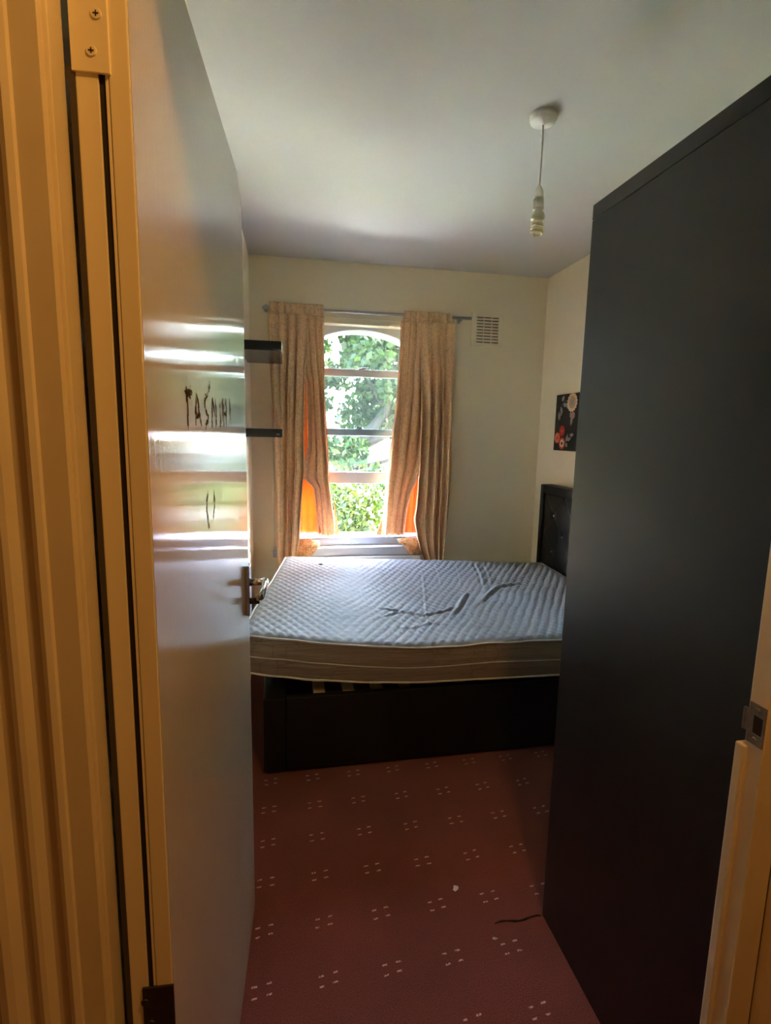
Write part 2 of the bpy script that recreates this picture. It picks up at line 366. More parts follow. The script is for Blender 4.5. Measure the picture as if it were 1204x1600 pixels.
# grey strip painting the shade in the gap between leaf and lining
obj('gap_shade', bx(-.0555, -DT, -.0045, .010, 0, 1.733), M_strip, door)
def hinge(z0, z1, m, name, hx0=-DT-.002, hx1=-.0172):
    hh = empty(name, (0, 0, 0)); hh.parent = door
    bm = bmesh.new(); box(bm, hx0, hx1, -.0062, -.0030, z0, z1, bev=.0007)
    obj('leaf', bm, m, hh)
    for i, z in enumerate((z0+.018, z0+.05, z0+.082)):
        bm = bmesh.new(); bmesh.ops.create_cone(bm, cap_ends=True, segments=20, radius1=.0052, radius2=.0044, depth=.0012)
        bmesh.ops.rotate(bm, verts=bm.verts, matrix=Matrix.Rotation(pi/2, 3, 'X')); bmesh.ops.translate(bm, verts=bm.verts, vec=(-.033+(.006 if i == 1 else 0), -.0067, z))
        s = obj('screw', bm, m, hh)
        bm = bmesh.new(); xx = -.033+(.006 if i == 1 else 0)
        box(bm, xx-.0025, xx+.0025, -.0077, -.0072, z-.0005, z+.0005); box(bm, xx-.0005, xx+.0005, -.0077, -.0072, z-.0025, z+.0025)
        obj('screw_slot', bm, M_dark, hh)
    return hh
hinge(1.728, 1.828, M_dooredge, 'hinge')
hinge(.60, .702, M_darkmetal, 'hinge', -.036, .0015)
# handle
ha = empty('lever_handle', (0, .7445, .985)); ha.parent = door
ob = obj('back_plate', bx(.0, .0115, -.019, .019, -.063, .068, bev=.002), M_chrome, ha); ob['label'] = 'chrome backplate'
bm = bmesh.new(); tube(bm, [(.010, 0, .022), (.030, 0, .022), (.046, 0, .022)], [.0105, .0085, .0085], 16); obj('neck', bm, M_chrome, ha, True)
bm = bmesh.new(); tube(bm, [(.043, .010, .022), (.049, .002, .022), (.050, -.03, .0215), (.051, -.075, .020), (.049, -.11, .019), (.041, -.118, .018)], [.008, .0095, .009, .0085, .008, .006], 12)
for v in bm.verts: v.co.z = .0215+(v.co.z-.0215)*1.25
obj('lever', bm, M_chrome, ha, True)
# small key bolt under the lever
bm = bmesh.new(); tube(bm, [(.010, 0, -.028), (.020, 0, -.028)], .008, 14); box(bm, .018, .034, -.003, .003, -.036, -.020, bev=.001); obj('thumb_turn', bm, M_darkmetal, ha)
# worn letters in the gloss paint
marks = {'T': [(0.1793, 1.4622, 0.1838, 1.3987), (0.1652, 1.4489, 0.218, 1.4544), (0.175, 1.4561, 0.2053, 1.445), (0.2076, 1.4604, 0.1767, 1.4448)],
 'A': [(0.2423, 1.4589, 0.2271, 1.4007), (0.2423, 1.4589, 0.272, 1.4028), (0.2324, 1.4203, 0.2643, 1.4212)],
 'S': [(0.3274, 1.4586, 0.299, 1.449), (0.299, 1.449, 0.3024, 1.4339), (0.3024, 1.4339, 0.3294, 1.4192), (0.3294, 1.4192, 0.298, 1.4049), (0.3334, 1.4659, 0.3525, 1.4774)],
 'N': [(0.3632, 1.457, 0.3583, 1.4035), (0.3632, 1.457, 0.4001, 1.4039), (0.3934, 1.459, 0.4013, 1.4039)],
 'W': [(0.4412, 1.4577, 0.4369, 1.4042), (0.465, 1.4614, 0.4597, 1.4089)],
 'H': [(0.4784, 1.4623, 0.4765, 1.4045), (0.5065, 1.464, 0.5047, 1.4047), (0.4712, 1.4321, 0.5134, 1.4336)], 'I': [(0.5517, 1.4681, 0.559, 1.4127)],
 'm': [(0.3079, 1.2968, 0.2909, 1.2818), (0.2909, 1.2818, 0.2927, 1.2615), (0.2927, 1.2615, 0.3086, 1.2343), (0.3496, 1.2952, 0.3629, 1.2722), (0.3629, 1.2722, 0.3424, 1.2473)]}
rs = random.Random(3); bm = bmesh.new()
for k, L_ in marks.items():
    for (y0, z0, y1, z1) in L_:
        n = 7; d = Vector((y1-y0, z1-z0)); nl = Vector((-d.y, d.x)).normalized()
        for i in range(n*3):
            a = rs.random(); ln = rs.uniform(.1, .25); w = rs.uniform(.0009, .0026); off = rs.gauss(0, .0022)
            p = Vector((y0, z0))+d*a*(1-ln)+nl*off; q = p+d*ln
            vs = [bm.verts.new((.00025, *(p+nl*w*.6))), bm.verts.new((.00025, *(p-nl*w*.6))), bm.verts.new((.00025, *(q-nl*w))), bm.verts.new((.00025, *(q+nl*w)))]
            for v in vs: v.co.z -= .008
            bm.faces.new(vs)
sc = obj('scratched_letters', bm, M_scuff, door); sc['label'] = 'worn dull scratched letters in the gloss paint'
# bent metal hook at the planed corner of the door top
bm = bmesh.new(); tube(bm, [(-.012, DL-.085, DH+.005), (-.012, DL-.078, DH+.018), (-.012, DL-.066, DH+.020), (-.012, DL-.058, DH+.008), (-.012, DL-.052, DH-.012)], .0035, 8)
hk = obj('door_hook', bm, M_steel, door, True)

# ------------------------------------------------------------------ window
win = empty('window_1', (.51, 3.6, WZ0)); struct(win)
def W(name, bm, m=M_frame, parent=None, smooth=False):
    o = obj(name, bm, m, None, smooth); o.parent = parent or win
    o.matrix_parent_inverse = Matrix.Translation(-win.location) if not parent else Matrix()
    return o
# outer lining, arched spandrel
bm = bmesh.new()
box(bm, WX0, WX0+.05, Y1-.002, 3.84, WZ0, WZ1); box(bm, WX1-.05, WX1, Y1-.002, 3.84, WZ0, WZ1)
box(bm, WX0, WX1, 3.79, 3.84, WZ0, WZ0+.05)
W('window_frame', bm)
bm = bmesh.new(); cxw, Ra = .518, .70; n = 24; xa, xb = WX0+.05, WX1-.05
pts = [(xa, WZ1)]
for i in range(n+1):
    x = xa+(xb-xa)*i/n; pts.append((x, 2.093-(Ra-math.sqrt(max(Ra*Ra-(x-cxw)**2, 0)))))
pts.append((xb, WZ1)); pts = pts[::-1]
# build as strip quads to stay convex
for i in range(n):
    a, b = xa+(xb-xa)*i/n, xa+(xb-xa)*(i+1)/n
    f = lambda x: 2.093-(Ra-math.sqrt(Ra*Ra-(x-cxw)**2))
    prism(bm, [(a, f(a)), (b, f(b)), (b, WZ1), (a, WZ1)], 'y', 3.665, 3.84)
W('arched_head', bm)
def sash(name, z0, z1, rb, rtp, y, arched=False):
    s = empty(name, (0, 0, 0)); s.parent = win; s.matrix_parent_inverse = Matrix.Translation(-win.location)
    bm = bmesh.new(); box(bm, .05, .095, y, y+.038, z0, z1, bev=.003); box(bm, .925, .97, y, y+.038, z0, z1, bev=.003); obj('stile', bm, M_frame, s)
    obj('bottom_rail', bx(.095, .925, y, y+.038, z0, z0+rb, bev=.004), M_frame, s)
    if rtp: obj('top_rail', bx(.095, .925, y, y+.038, z1-rtp, z1, bev=.004), M_frame, s)
    obj('pane', bx(.095, .925, y+.017, y+.020, z0+rb, z1-rtp), M_glass, s)
    return s
s1 = sash('lower_sash', 1.047, 1.834, .080, .050, 3.68)
bm = bmesh.new(); box(bm, .498, .548, 3.685, 3.712, 1.834, 1.842, bev=.002); box(bm, .515, .57, 3.69, 3.70, 1.842, 1.850, bev=.002); obj('latch', bm, M_steel, s1)
s2 = sash('upper_sash', 1.381, 2.10, .049, 0, 3.735)
bm = bmesh.new(); box(bm, .495, .53, 3.73, 3.745, 1.430, 1.446, bev=.003); obj('catch', bm, M_darkmetal, s2)
# sill, board and trim
W('window_sill', bx(WX0, WX1, 3.625, 3.84, .602, .669, bev=.006))
W('window_board', bx(WX0-.09, WX1+.09, 3.545, 3.625, .553, .614, bev=.008))
# architrave round the window
bm = bmesh.new()
for (xo, xi) in ((-.088, .0), (1.128, 1.02)):
    a, b = sorted((xo, xi)); box(bm, a, b, 3.588, 3.60, .614, 2.21, bev=.003)
    e = xo; box(bm, min(e, e+(.012 if xo < 0 else -.012)), max(e, e+(.012 if xo < 0 else -.012)), 3.580, 3.60, .60, 2.213, bev=.003)
box(bm, -.088, 1.128, 3.588, 3.60, 2.11, 2.21, bev=.003)
box(bm, -.088, 1.128, 3.578, 3.60, 2.185, 2.197, bev=.003); box(bm, .0, 1.02, 3.582, 3.60, 2.108, 2.124, bev=.003); box(bm, .0, 1.02, 3.584, 3.60, 2.145, 2.155, bev=.002)
box(bm, -.104, -.075, 3.572, 3.60, .588, .612, bev=.003)
W('architrave', bm, mat('cream_gloss', srgb(240, 232, 214), .3))

# radiator
rad = empty('radiator', (.5, 3.54, 0)); tag(rad, 'white panel radiator on far wall beneath the window board', 'radiator')
bm = bmesh.new(); box(bm, -.42, .43, -.040, -.028, .11, .556, bev=.004)
for i in range(20): box(bm, -.395+i*.041, -.375+i*.041, -.046, -.036, .15, .50, bev=.004)
obj('panel', bm, M_rad, rad); obj('top_grille', bx(-.42, .43, -.030, .015, .535, .553, bev=.003), M_rad, rad)
bm = bmesh.new(); tube(bm, [(.44, -.02, .16), (.44, -.02, 0)], .008, 8); tube(bm, [(.425, -.02, .16), (.45, -.02, .16)], .012, 8); obj('valve_pipe', bm, M_chrome, rad)

# ------------------------------------------------------------------ curtain rail
rl = empty('curtain_rail', (.55, 3.525, 2.175)); tag(rl, 'thin silver curtain rail fixed above the sash window', 'curtain rail')
bm = bmesh.new(); tube(bm, [(-.685, 0, -.005), (.69, 0, .006)], .0095, 12); obj('rod', bm, M_steel, rl, True)
for x in (-.665, .62):
    bm = bmesh.new(); box(bm, x-.008, x+.008, 0, .058, -.012, .012, bev=.003); box(bm, x-.012, x+.012, .052, .058, -.02, .02); obj('bracket', bm, M_steel, rl)

# ------------------------------------------------------------------ curtains
def sheet(name, fx0, fx1, zt, zb, ybase, amp, folds, m, parent, seed=0, nu=110, nz=70, phase=0, sharp=.6, th=.0022):
    bm = bmesh.new(); rows = []
    for j in range(nz+1):
        z = zt+(zb-zt)*j/nz; a, b = interp(fx0, z), interp(fx1, z); row = []
        q_ = j/nz; al = interp(fx0, zt)*(1-q_)+interp(fx0, zb)*q_; bl = interp(fx1, zt)*(1-q_)+interp(fx1, zb)*q_
        for i in range(nu+1):
            u = i/nu
            uu = u + .018*noise.noise(Vector((u*5, z*1.3, seed)))
            w = 1-2*abs(math.sin(pi*folds*uu+phase+1.5*noise.noise(Vector((u*3, z*.7, seed+7)))))**.75
            w2 = math.sin(2*pi*folds*1.9*uu+1.3+phase+seed)
            A = interp(amp, z) if isinstance(amp, list) else amp
            yb = interp(ybase, z) if isinstance(ybase, list) else ybase
            y = yb + A*(w*.9+.22*w2) + .006*noise.noise(Vector((u*6, z*5, seed+3)))
            x = al+(bl-al)*u + (a-al)*(1-u)**2.5 + (b-bl)*u**2.5 + .35*A*math.cos(2*pi*folds*uu+phase)*(1 if 0 < i < nu else 0)
            row.append(bm.verts.new((x, y, z + (.004*noise.noise(Vector((u*8, 0, seed))) if j == nz else 0))))
        rows.append(row)
    for j in range(nz):
        for i in range(nu): bm.faces.new((rows[j][i], rows[j+1][i], rows[j+1][i+1], rows[j][i+1]))
    o = obj(name, bm, m, parent, True)
    md = o.modifiers.new('thick', 'SOLIDIFY'); md.thickness = th; md.offset = 0
    return o
def flap(name, outline, y0, y1, zc, m, parent, seed=0, bulge=.03):
    """tail of cloth pulled over the window board; outline = list of (x,z) round the lump"""
    bm = bmesh.new(); n = len(outline); cx = sum(p[0] for p in outline)/n; cz = sum(p[1] for p in outline)/n
    K = 8; rings = []
    for k in range(K):
        t = k/(K-1); r = []
        for i in range(n*6):
            f = i/6; a = outline[int(f) % n]; b = outline[(int(f)+1) % n]; q = f-int(f)
            x = a[0]+(b[0]-a[0])*q; z = a[1]+(b[1]-a[1])*q
            s = math.cos(t*pi/2)
            xx = cx+(x-cx)*s; zz = cz+(z-cz)*s
            ang = math.atan2(z-cz, x-cx)
            yy = y1-(y1-y0)*math.sin(t*pi/2) - .010*math.sin(7*ang+seed)*s*math.sin(t*pi/2) - .008*noise.noise(Vector((xx*30, zz*30, seed)))
            r.append(bm.verts.new((xx, yy, zz)))
        rings.append(r)
    N_ = n*6
    for a, b in zip(rings, rings[1:]):
        for i in range(N_): bm.faces.new((a[i], a[(i+1) % N_], b[(i+1) % N_], b[i]))
    bm.faces.new(rings[0][::-1]); bmesh.ops.remove_doubles(bm, verts=bm.verts, dist=1e-5)
    bmesh.ops.recalc_face_normals(bm, faces=bm.faces[:])
    return obj(name, bm, m, parent, True)

cl = empty('curtain'); tag(cl, 'gold brown patterned curtain at left of the window, beside the black shelves', 'curtain', None)
cr_ = empty('curtain'); tag(cr_, 'gold brown patterned curtain at right of the window, beside the wall vent', 'curtain', None)
# left : heading, outer drape, inner drape, back lit single layer, tail on the board
sheet('heading', [(2.3, -.090), (2, -.092)], [(2.3, .243), (2, .246)], 2.204, 2.135, 3.512, .007, 8, M_curt, cl, 1, 110, 8)
sheet('outer_drape', [(2.14, -.103), (1.8, -.092), (1.3, -.068), (.9, -.063), (.5, -.060)], [(2.14, .16), (1.75, .128), (1.3, .120), (1.15, .122), (1.04, .108), (.9, .098), (.72, .090), (.60, .075), (.50, .06)], 2.138, .485, 3.508, [(2.14, .012), (1.5, .040), (.6, .034)], 4.3, M_curt, cl, 2, 130, 80, .4)
sheet('inner_drape', [(2.14, .100), (1.85, .112), (1.7, .142), (1.3, .148), (1.16, .125), (1.10, .118), (1.02, .190), (.9, .206), (.67, .218)], [(2.14, .247), (1.9, .252), (1.5, .262), (1.1, .288), (.9, .315), (.80, .335), (.66, .343)], 2.138, .676, [(2.14, 3.520), (1.2, 3.56), (.7, 3.645)], [(2.14, .012), (1.5, .026), (.7, .016)], 3.2, M_curt, cl, 5, 100, 80, 2.1)
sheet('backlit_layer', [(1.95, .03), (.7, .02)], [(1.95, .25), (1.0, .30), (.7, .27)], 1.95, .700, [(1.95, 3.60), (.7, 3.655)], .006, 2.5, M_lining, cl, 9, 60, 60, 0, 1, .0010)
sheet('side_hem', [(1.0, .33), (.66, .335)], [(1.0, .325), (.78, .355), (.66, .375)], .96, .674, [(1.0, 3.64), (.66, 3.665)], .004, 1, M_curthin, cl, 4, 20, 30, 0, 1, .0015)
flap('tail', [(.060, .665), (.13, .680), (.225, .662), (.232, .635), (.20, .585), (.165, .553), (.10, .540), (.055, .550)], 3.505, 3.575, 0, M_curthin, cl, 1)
# right
sheet('heading', [(2.3, .776), (2, .760)], [(2.3, 1.098), (2, 1.105)], 2.202, 2.130, 3.512, .007, 8, M_curt, cr_, 11, 110, 8)
sheet('outer_drape', [(2.14, .880), (1.6, .905), (1.2, .900), (1.05, .890), (.9, .882), (.82, .868), (.72, .888), (.62, .915), (.50, .965)], [(2.14, 1.118), (1.8, 1.125), (1.3, 1.128), (.9, 1.122), (.48, 1.105)], 2.136, .478, 3.500, [(2.14, .012), (1.5, .042), (.6, .036)], 4.6, M_curt, cr_, 12, 130, 80, 1.4)
sheet('inner_drape', [(2.14, .752), (1.9, .748), (1.6, .735), (1.4, .715), (1.2, .700), (1.1, .690), (.9, .682), (.66, .683)], [(2.14, .93), (1.5, .955), (1.2, .945), (1.08, .905), (.98, .868), (.85, .850), (.66, .838)], 2.136, .676, [(2.14, 3.522), (1.2, 3.56), (.7, 3.645)], [(2.14, .012), (1.5, .028), (.7, .016)], 3.4, M_curt, cr_, 15, 100, 80, .3)
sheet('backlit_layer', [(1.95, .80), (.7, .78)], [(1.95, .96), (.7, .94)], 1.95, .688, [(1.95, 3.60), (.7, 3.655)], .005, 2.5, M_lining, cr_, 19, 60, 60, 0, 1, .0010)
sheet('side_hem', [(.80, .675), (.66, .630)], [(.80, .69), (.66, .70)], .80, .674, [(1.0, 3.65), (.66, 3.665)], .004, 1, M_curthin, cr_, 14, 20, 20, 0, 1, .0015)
flap('tail', [(.770, .664), (.86, .676), (.925, .672), (.95, .60), (.945, .553), (.885, .545), (.845, .570), (.815, .625), (.785, .640)], 3.500, 3.570, 0, M_curthin, cr_, 5)

# ------------------------------------------------------------------ wall vent
ve = empty('air_vent', (1.384, Y1, 2.13)); tag(ve, 'square cream slotted air vent on the far wall beside curtain rail', 'air vent')
bm = bmesh.new(); hw, hh = .116, .109
xs = [-.083, -.032, -.027, .026, .031, .083]
# grille face with slots cut out
cols = [(-.080, -.030), (-.025, .027), (.032, .080)]
zr = [(.081-.0205*i, .081-.0205*i-.0085) for i in range(9)]
box(bm, -hw, cols[0][0], -.014, 0, -hh, hh); box(bm, cols[2][1], hw, -.014, 0, -hh, hh)
box(bm, cols[0][0], cols[2][1], -.014, 0, zr[0][0], hh); box(bm, cols[0][0], cols[2][1], -.014, 0, -hh, zr[-1][1])
box(bm, cols[0][1], cols[1][0], -.014, -.002, zr[-1][1], zr[0][0]); box(bm, cols[1][1], cols[2][0], -.014, -.002, zr[-1][1], zr[0][0])
for (a, b), (c, d) in zip(zr, zr[1:]): box(bm, cols[0][0], cols[2][1], -.014, -.003, c, b)
obj('grille', bm, M_ventp, ve)
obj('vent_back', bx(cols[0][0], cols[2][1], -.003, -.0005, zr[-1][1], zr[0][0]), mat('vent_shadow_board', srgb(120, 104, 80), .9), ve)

# ------------------------------------------------------------------ floating shelves on the left wall
def shelf(z0, z1, label):
    s = empty('wall_shelf', (XL, 3.12, z0)); tag(s, label, 'shelf', None)
    obj('board', bx(-.004, .205, -.27, .27, 0, z1-z0, bev=.0015), M_shelf, s)
    return s
shelf(1.812, 1.860, 'upper black floating shelf on the left wall behind the door')
sh = shelf(1.370, 1.414, 'lower black floating shelf on the left wall, at eye level')
sm = obj('maker_mark', bx(.172, .190, -.2712, -.2700, .012, .019), mat('mark_grey', srgb(96, 96, 98), .4), sh)

# ------------------------------------------------------------------ wardrobe
wd = empty('wardrobe', (.735, .655, 0)); tag(wd, 'tall black wardrobe, plain end panel towards the doorway', 'wardrobe')
D_, HW = .590, 1.955
obj('side_panel', bx(0, .018, 0, D_, 0, HW-.036, bev=.001), M_blackwood, wd)
obj('top_panel', bx(-.0005, 1.06, 0, D_+.0005, HW-.0345, HW, bev=.0015), M_blackwood, wd)
obj('side_panel', bx(1.042, 1.06, 0, D_, 0, HW-.036), M_blackwood, wd)
obj('back_panel', bx(.018, 1.042, 0, .006, 0.03, HW-.036), M_blackwood, wd)
for i in range(2):
    dr = obj('wardrobe_door', bx(.020+i*.512, .528+i*.512, D_-.019, D_, .07, HW-.037, bev=.001), M_blackwood, wd)
    bm = bmesh.new(); xx = .495+i*.07; tube(bm, [(xx, D_, 1.02), (xx, D_+.028, 1.02), (xx, D_+.028, 1.15), (xx, D_, 1.15)], .005, 8); obj('door_handle', bm, M_steel, dr)
obj('plinth', bx(.018, 1.042, D_-.04, D_-.022, 0, .07), M_blackwood, wd)

# ------------------------------------------------------------------ bed
bed = empty('bed_frame', (.8, 2.7, 0)); tag(bed, 'low black faux leather bed frame under the bare mattress', 'bed')
def B(name, bm, m, parent=bed, smooth=False):
    o = obj(name, bm, m, None, smooth); o.parent = parent; o.matrix_parent_inverse = Matrix.Translation(-bed.location) if parent is bed else Matrix()
    return o
B('foot_panel', bx(-.098, -.008, 2.022, 3.42, .012, .333, bev=.006), M_leather)
B('side_rail', bx(-.006, 1.70, 2.022, 2.052, .012, .333, bev=.006), M_leather)
B('side_rail', bx(-.006, 1.70, 3.39, 3.42, .012, .333, bev=.006), M_leather)
B('slat_ledge', bx(-.006, 1.70, 2.052, 2.075, .27, .300), M_leather); B('slat_ledge', bx(-.006, 1.70, 3.367, 3.39, .27, .300), M_leather)
for x in (-.085, 1.62):
    for y in (2.035, 3.36): B('foot', bx(x, x+.05, y, y+.05, 0, .014), M_dark)
for i in range(13):
    B('slat', bx(.107+i*.1245, .107+i*.1245+.050, 2.056, 3.386, .300, .312, bev=.002), M_slat)
# headboard with diamond tufting
bm = bmesh.new(); hy0, hy1, hz0, hz1 = 1.98, 3.345, .10, 1.078
box(bm, 1.745, 1.818, hy0, hy1, hz0, hz1, bev=.008)
# raised border strip
box(bm, 1.730, 1.750, hy0+.0, hy0+.045, hz0, hz1, bev=.006); box(bm, 1.730, 1.750, hy1-.045, hy1, hz0, hz1, bev=.006); box(bm, 1.730, 1.750, hy0+.045, hy1-.045, hz1-.055, hz1, bev=.006)
hb = B('headboard', bm, M_leather)
btn = []
for k in range(-1, 6):
    for z in (.885, .640): btn.append((3.157-.25*k, z))
for k in range(0, 6):
    for z in (.762, .517): btn.append((3.032-.25*k, z))
btn = [b for b in btn if hy0+.07 < b[0] < hy1-.07]
bm = bmesh.new(); ny, nz = 150, 84; ya, yb_, za, zb_ = hy0+.045, hy1-.045, .30, hz1-.057; rows = []
for j in range(nz+1):
    row = []
    for i in range(ny+1):
        y = ya+(yb_-ya)*i/ny; z = za+(zb_-za)*j/nz
        p = (y-3.157)/.25; q = (z-.885)/.245
        a = abs(((p+q) % 1)-.5)*2; b = abs(((p-q) % 1)-.5)*2
        fold = math.exp(-((1-a)/.10)**2)*.5+math.exp(-((1-b)/.10)**2)*.5
        dep = .006*fold
        for (by, bz) in btn:
            d2 = (y-by)**2+(z-bz)**2
            if d2 < .01: dep += .010*math.exp(-d2/.0007)
        e = min(i, ny-i, j, nz-j)/6; puff = .012*min(1, e)**.5
        row.append(bm.verts.new((1.745-puff+min(dep, puff), y, z)))
    rows.append(row)
for j in range(nz):
    for i in range(ny): bm.faces.new((rows[j][i], rows[j+1][i], rows[j+1][i+1], rows[j][i+1]))
bmesh.ops.recalc_face_normals(bm, faces=bm.faces[:])
pad = B('tufted_pad', bm, M_leather, hb, True)
for (y, z) in btn:
    bm = bmesh.new(); bmesh.ops.create_icosphere(bm, subdivisions=1, radius=.0095)
    for v in bm.verts: v.co = Vector((1.741+v.co.x*.6, y+v.co.y, z+v.co.z))
    B('crystal_button', bm, M_crystal, hb)

# ------------------------------------------------------------------ mattress
NL, NR, FL, FR = Vector((-.185, 2.07)), Vector((1.665, 1.955)), Vector((.0, 3.43)), Vector((1.690, 3.205))
def mpos(u, v): return (NL*(1-u)+NR*u)*(1-v) + (FL*(1-u)+FR*u)*v
def near_edge(u):
    x = NL.x+(NR.x-NL.x)*u
    t = [(-.2, .602), (-.05, .585), (.12, .562), (.30, .542), (.49, .526), (.65, .524), (.85, .534), (1.15, .541), (1.7, .545)]
    return interp([(-a, b) for a, b in t], -x)
CRE = [([(.42, 2.46), (.51, 2.44), (.65, 2.36), (.79, 2.41), (.86, 2.47)], .012, .017), ([(.40, 2.30), (.50, 2.38), (.60, 2.43)], .008, .014),
       ([(.78, 2.32), (.86, 2.43), (.985, 2.66)], .015, .020), ([(.97, 2.44), (1.07, 2.58), (1.19, 2.71), (1.34, 2.74)], .015, .020),
       ([(.82, 3.05), (.74, 2.7), (.66, 2.36), (.63, 2.20)], .006, .009), ([(1.22, 3.22), (1.16, 2.95), (1.09, 2.71)], .010, .014), ([(1.28, 3.22), (1.21, 2.95), (1.13, 2.70)], .006, .012),
       ([(1.08, 3.20), (1.02, 2.92), (.95, 2.7)], .003, .009), ([(.95, 3.24), (.90, 2.95), (.85, 2.75)], .003, .009), ([(.45, 2.22), (.56, 2.20), (.66, 2.26), (.76, 2.20)], .007, .016),
       ([(.78, 2.28), (.84, 2.18), (.95, 2.12)], .006, .014), ([(.30, 2.50), (.42, 2.40)], .005, .014), ([(.70, 2.30), (.60, 2.14)], .006, .012)]
def segd(p, a, b):
    ab = b-a; t = max(0, min(1, (p-a).dot(ab)/ab.length_squared)); return (p-(a+ab*t)), ab
def top_z(u, v, p):
    z0 = near_edge(u); z1 = .592+(.560-.592)*u
    z = z0+(z1-z0)*(v**.8)
    z -= .022*math.sin(pi*min(1, max(0, v)))*math.exp(-((p.x-.72)/.42)**2)
    # quilting
    e = min(u*1.75, (1-u)*1.75, v*1.35, (1-v)*1.35)
    wx = p.x+.012*noise.noise(Vector((p.x*4, p.y*4, 3)))+.004*noise.noise(Vector((p.x*13, p.y*13, 5))); wy = p.y+.012*noise.noise(Vector((p.x*4, p.y*4, 9)))
    qa = math.sin(pi*(wx+wy*.64)/.046); qb = math.sin(pi*(wx-wy*.64)/.046)
    z += .0068*(abs(qa)*abs(qb))**.5*min(1, e/.03)
    for pts, amp, wd_ in CRE:
        P = [Vector(q) for q in pts]; best = None
        for i in range(len(P)-1):
            d, ab = segd(p, P[i], P[i+1])
            if best is None or d.length < best[0]: best = (d.length, ab.cross(d) if False else (ab.x*d.y-ab.y*d.x), i)
        if best[0] < wd_*4:
            s = best[0]*(1 if best[1] > 0 else -1)
            L_ = sum((P[i+1]-P[i]).length for i in range(len(P)-1))
            fall = 1.0
            de = min((p-P[0]).length, (p-P[-1]).length); fall = min(1, de/.08)
            z += .56*amp*fall*(math.exp(-((s-wd_*.5)/(wd_*.6))**2)*.8 - math.exp(-((s+wd_*.45)/(wd_*.45))**2)*.9)
    z += .004*noise.noise(Vector((p.x*3, p.y*3, 0)))
    z -= .010*math.exp(-e/.012)
    return z
NU, NV = 270, 200
bm = bmesh.new(); rows = []
ed = []
def corner_round(u, v):
    # round the plan corners a little
    r = .03; return u, v
for j in range(NV+1):
    row = []
    for i in range(NU+1):
        u, v = i/NU, j/NV; p = mpos(u, v)
        z = top_z(u, v, p)
        row.append(bm.verts.new((p.x, p.y, z)))
    rows.append(row)
for j in range(NV):
    for i in range(NU): bm.faces.new((rows[j][i], rows[j][i+1], rows[j+1][i+1], rows[j+1][i]))
mt = empty('mattress', (.76, 2.7, .34)); tag(mt, 'bare white quilted mattress with beige border lying askew on bed', 'mattress')
def MM(name, bm, m, smooth=True):
    o = obj(name, bm, m, mt, smooth); o.matrix_parent_inverse = Matrix.Translation(-mt.location); return o
# perimeter loop
per = [(i/NU, 0) for i in range(NU)] + [(1, j/NV) for j in range(NV)] + [(1-i/NU, 1) for i in range(NU)] + [(0, 1-j/NV) for j in range(NV)]
def edge_pt(u, v):
    p = mpos(u, v); return p, top_z(u, v, p)
MM('quilted_top', bm, M_mtop)
def bot_z(u, v, zt):
    x = mpos(u, v).x
    base = interp([(.2, .436), (.05, .410), (-.12, .385), (-.35, .366), (-.55, .358), (-.85, .362), (-1.15, .366), (-1.7, .366)], -x)
    return base
bm = bmesh.new(); K = 10; loops = []
nper = len(per); cen = (NL+NR+FL+FR)/4
for k in range(K+1):
    t = k/K; lp = []
    for idx, (u, v) in enumerate(per):
        p, zt = edge_pt(u, v); zt -= .001; zb = bot_z(u, v, zt)
        z = zt+(zb-zt)*t
        d = (p-cen).normalized()
        bul = .010*math.sin(pi*t) + (.0035*math.sin(t*pi*7+2*noise.noise(Vector((p.x*3, p.y*3, t*2))))+.003*noise.noise(Vector((p.x*14, p.y*14, t*9))))*math.sin(pi*t)
        nrm = Vector((0, -1)) if v == 0 else Vector((1, 0)) if u == 1 else Vector((0, 1)) if v == 1 else Vector((-1, 0))
        bm_p = p+nrm*bul; lp.append(bm.verts.new((bm_p.x, bm_p.y, z)))
    loops.append(lp)
for a, b in zip(loops, loops[1:]):
    for i in range(nper): bm.faces.new((a[i], b[i], b[(i+1) % nper], a[(i+1) % nper]))
bm.faces.new(loops[-1])
bmesh.ops.recalc_face_normals(bm, faces=bm.faces[:])
MM('border', bm, M_mside)
def piping(off, nm):
    bm = bmesh.new(); pts = []
    for idx in range(0, nper, 2):
        u, v = per[idx]; p, zt = edge_pt(u, v)
        nrm = Vector((0, -1)) if v == 0 else Vector((1, 0)) if u == 1 else Vector((0, 1)) if v == 1 else Vector((-1, 0))
        if off == 0: z = zt+.001+.0015*math.sin(idx*.22)
        else: z = bot_z(u, v, zt)+.004 if off == 1 else zt+(bot_z(u, v, zt)-zt)*.52+.003*math.sin(idx*.05)
        p = p+nrm*(.004 if off < 2 else .0125); pts.append((p.x, p.y, z))
    pts.append(pts[0]); tube(bm, pts, .0045 if off < 2 else .0022, 6, False); return MM(nm, bm, M_piping)
piping(0, 'piping'); piping(1, 'piping'); piping(2, 'seam')
# small dark stain of fluff on the far left of the mattress
bm = bmesh.new(); bmesh.ops.create_icosphere(bm, subdivisions=2, radius=.012)
for v in bm.verts: v.co = Vector((v.co.x*1.3, v.co.y*.6, v.co.z*.35))*(1+.4*noise.noise(v.co*120))
o = obj('fluff', bm, mat('grey_fluff', srgb(96, 96, 96), .9)); p = Vector((.21, 3.20)); o.location = (p.x, p.y, .588)
tag(o, 'tiny grey tuft of fluff on the far left of the mattress', 'fluff')

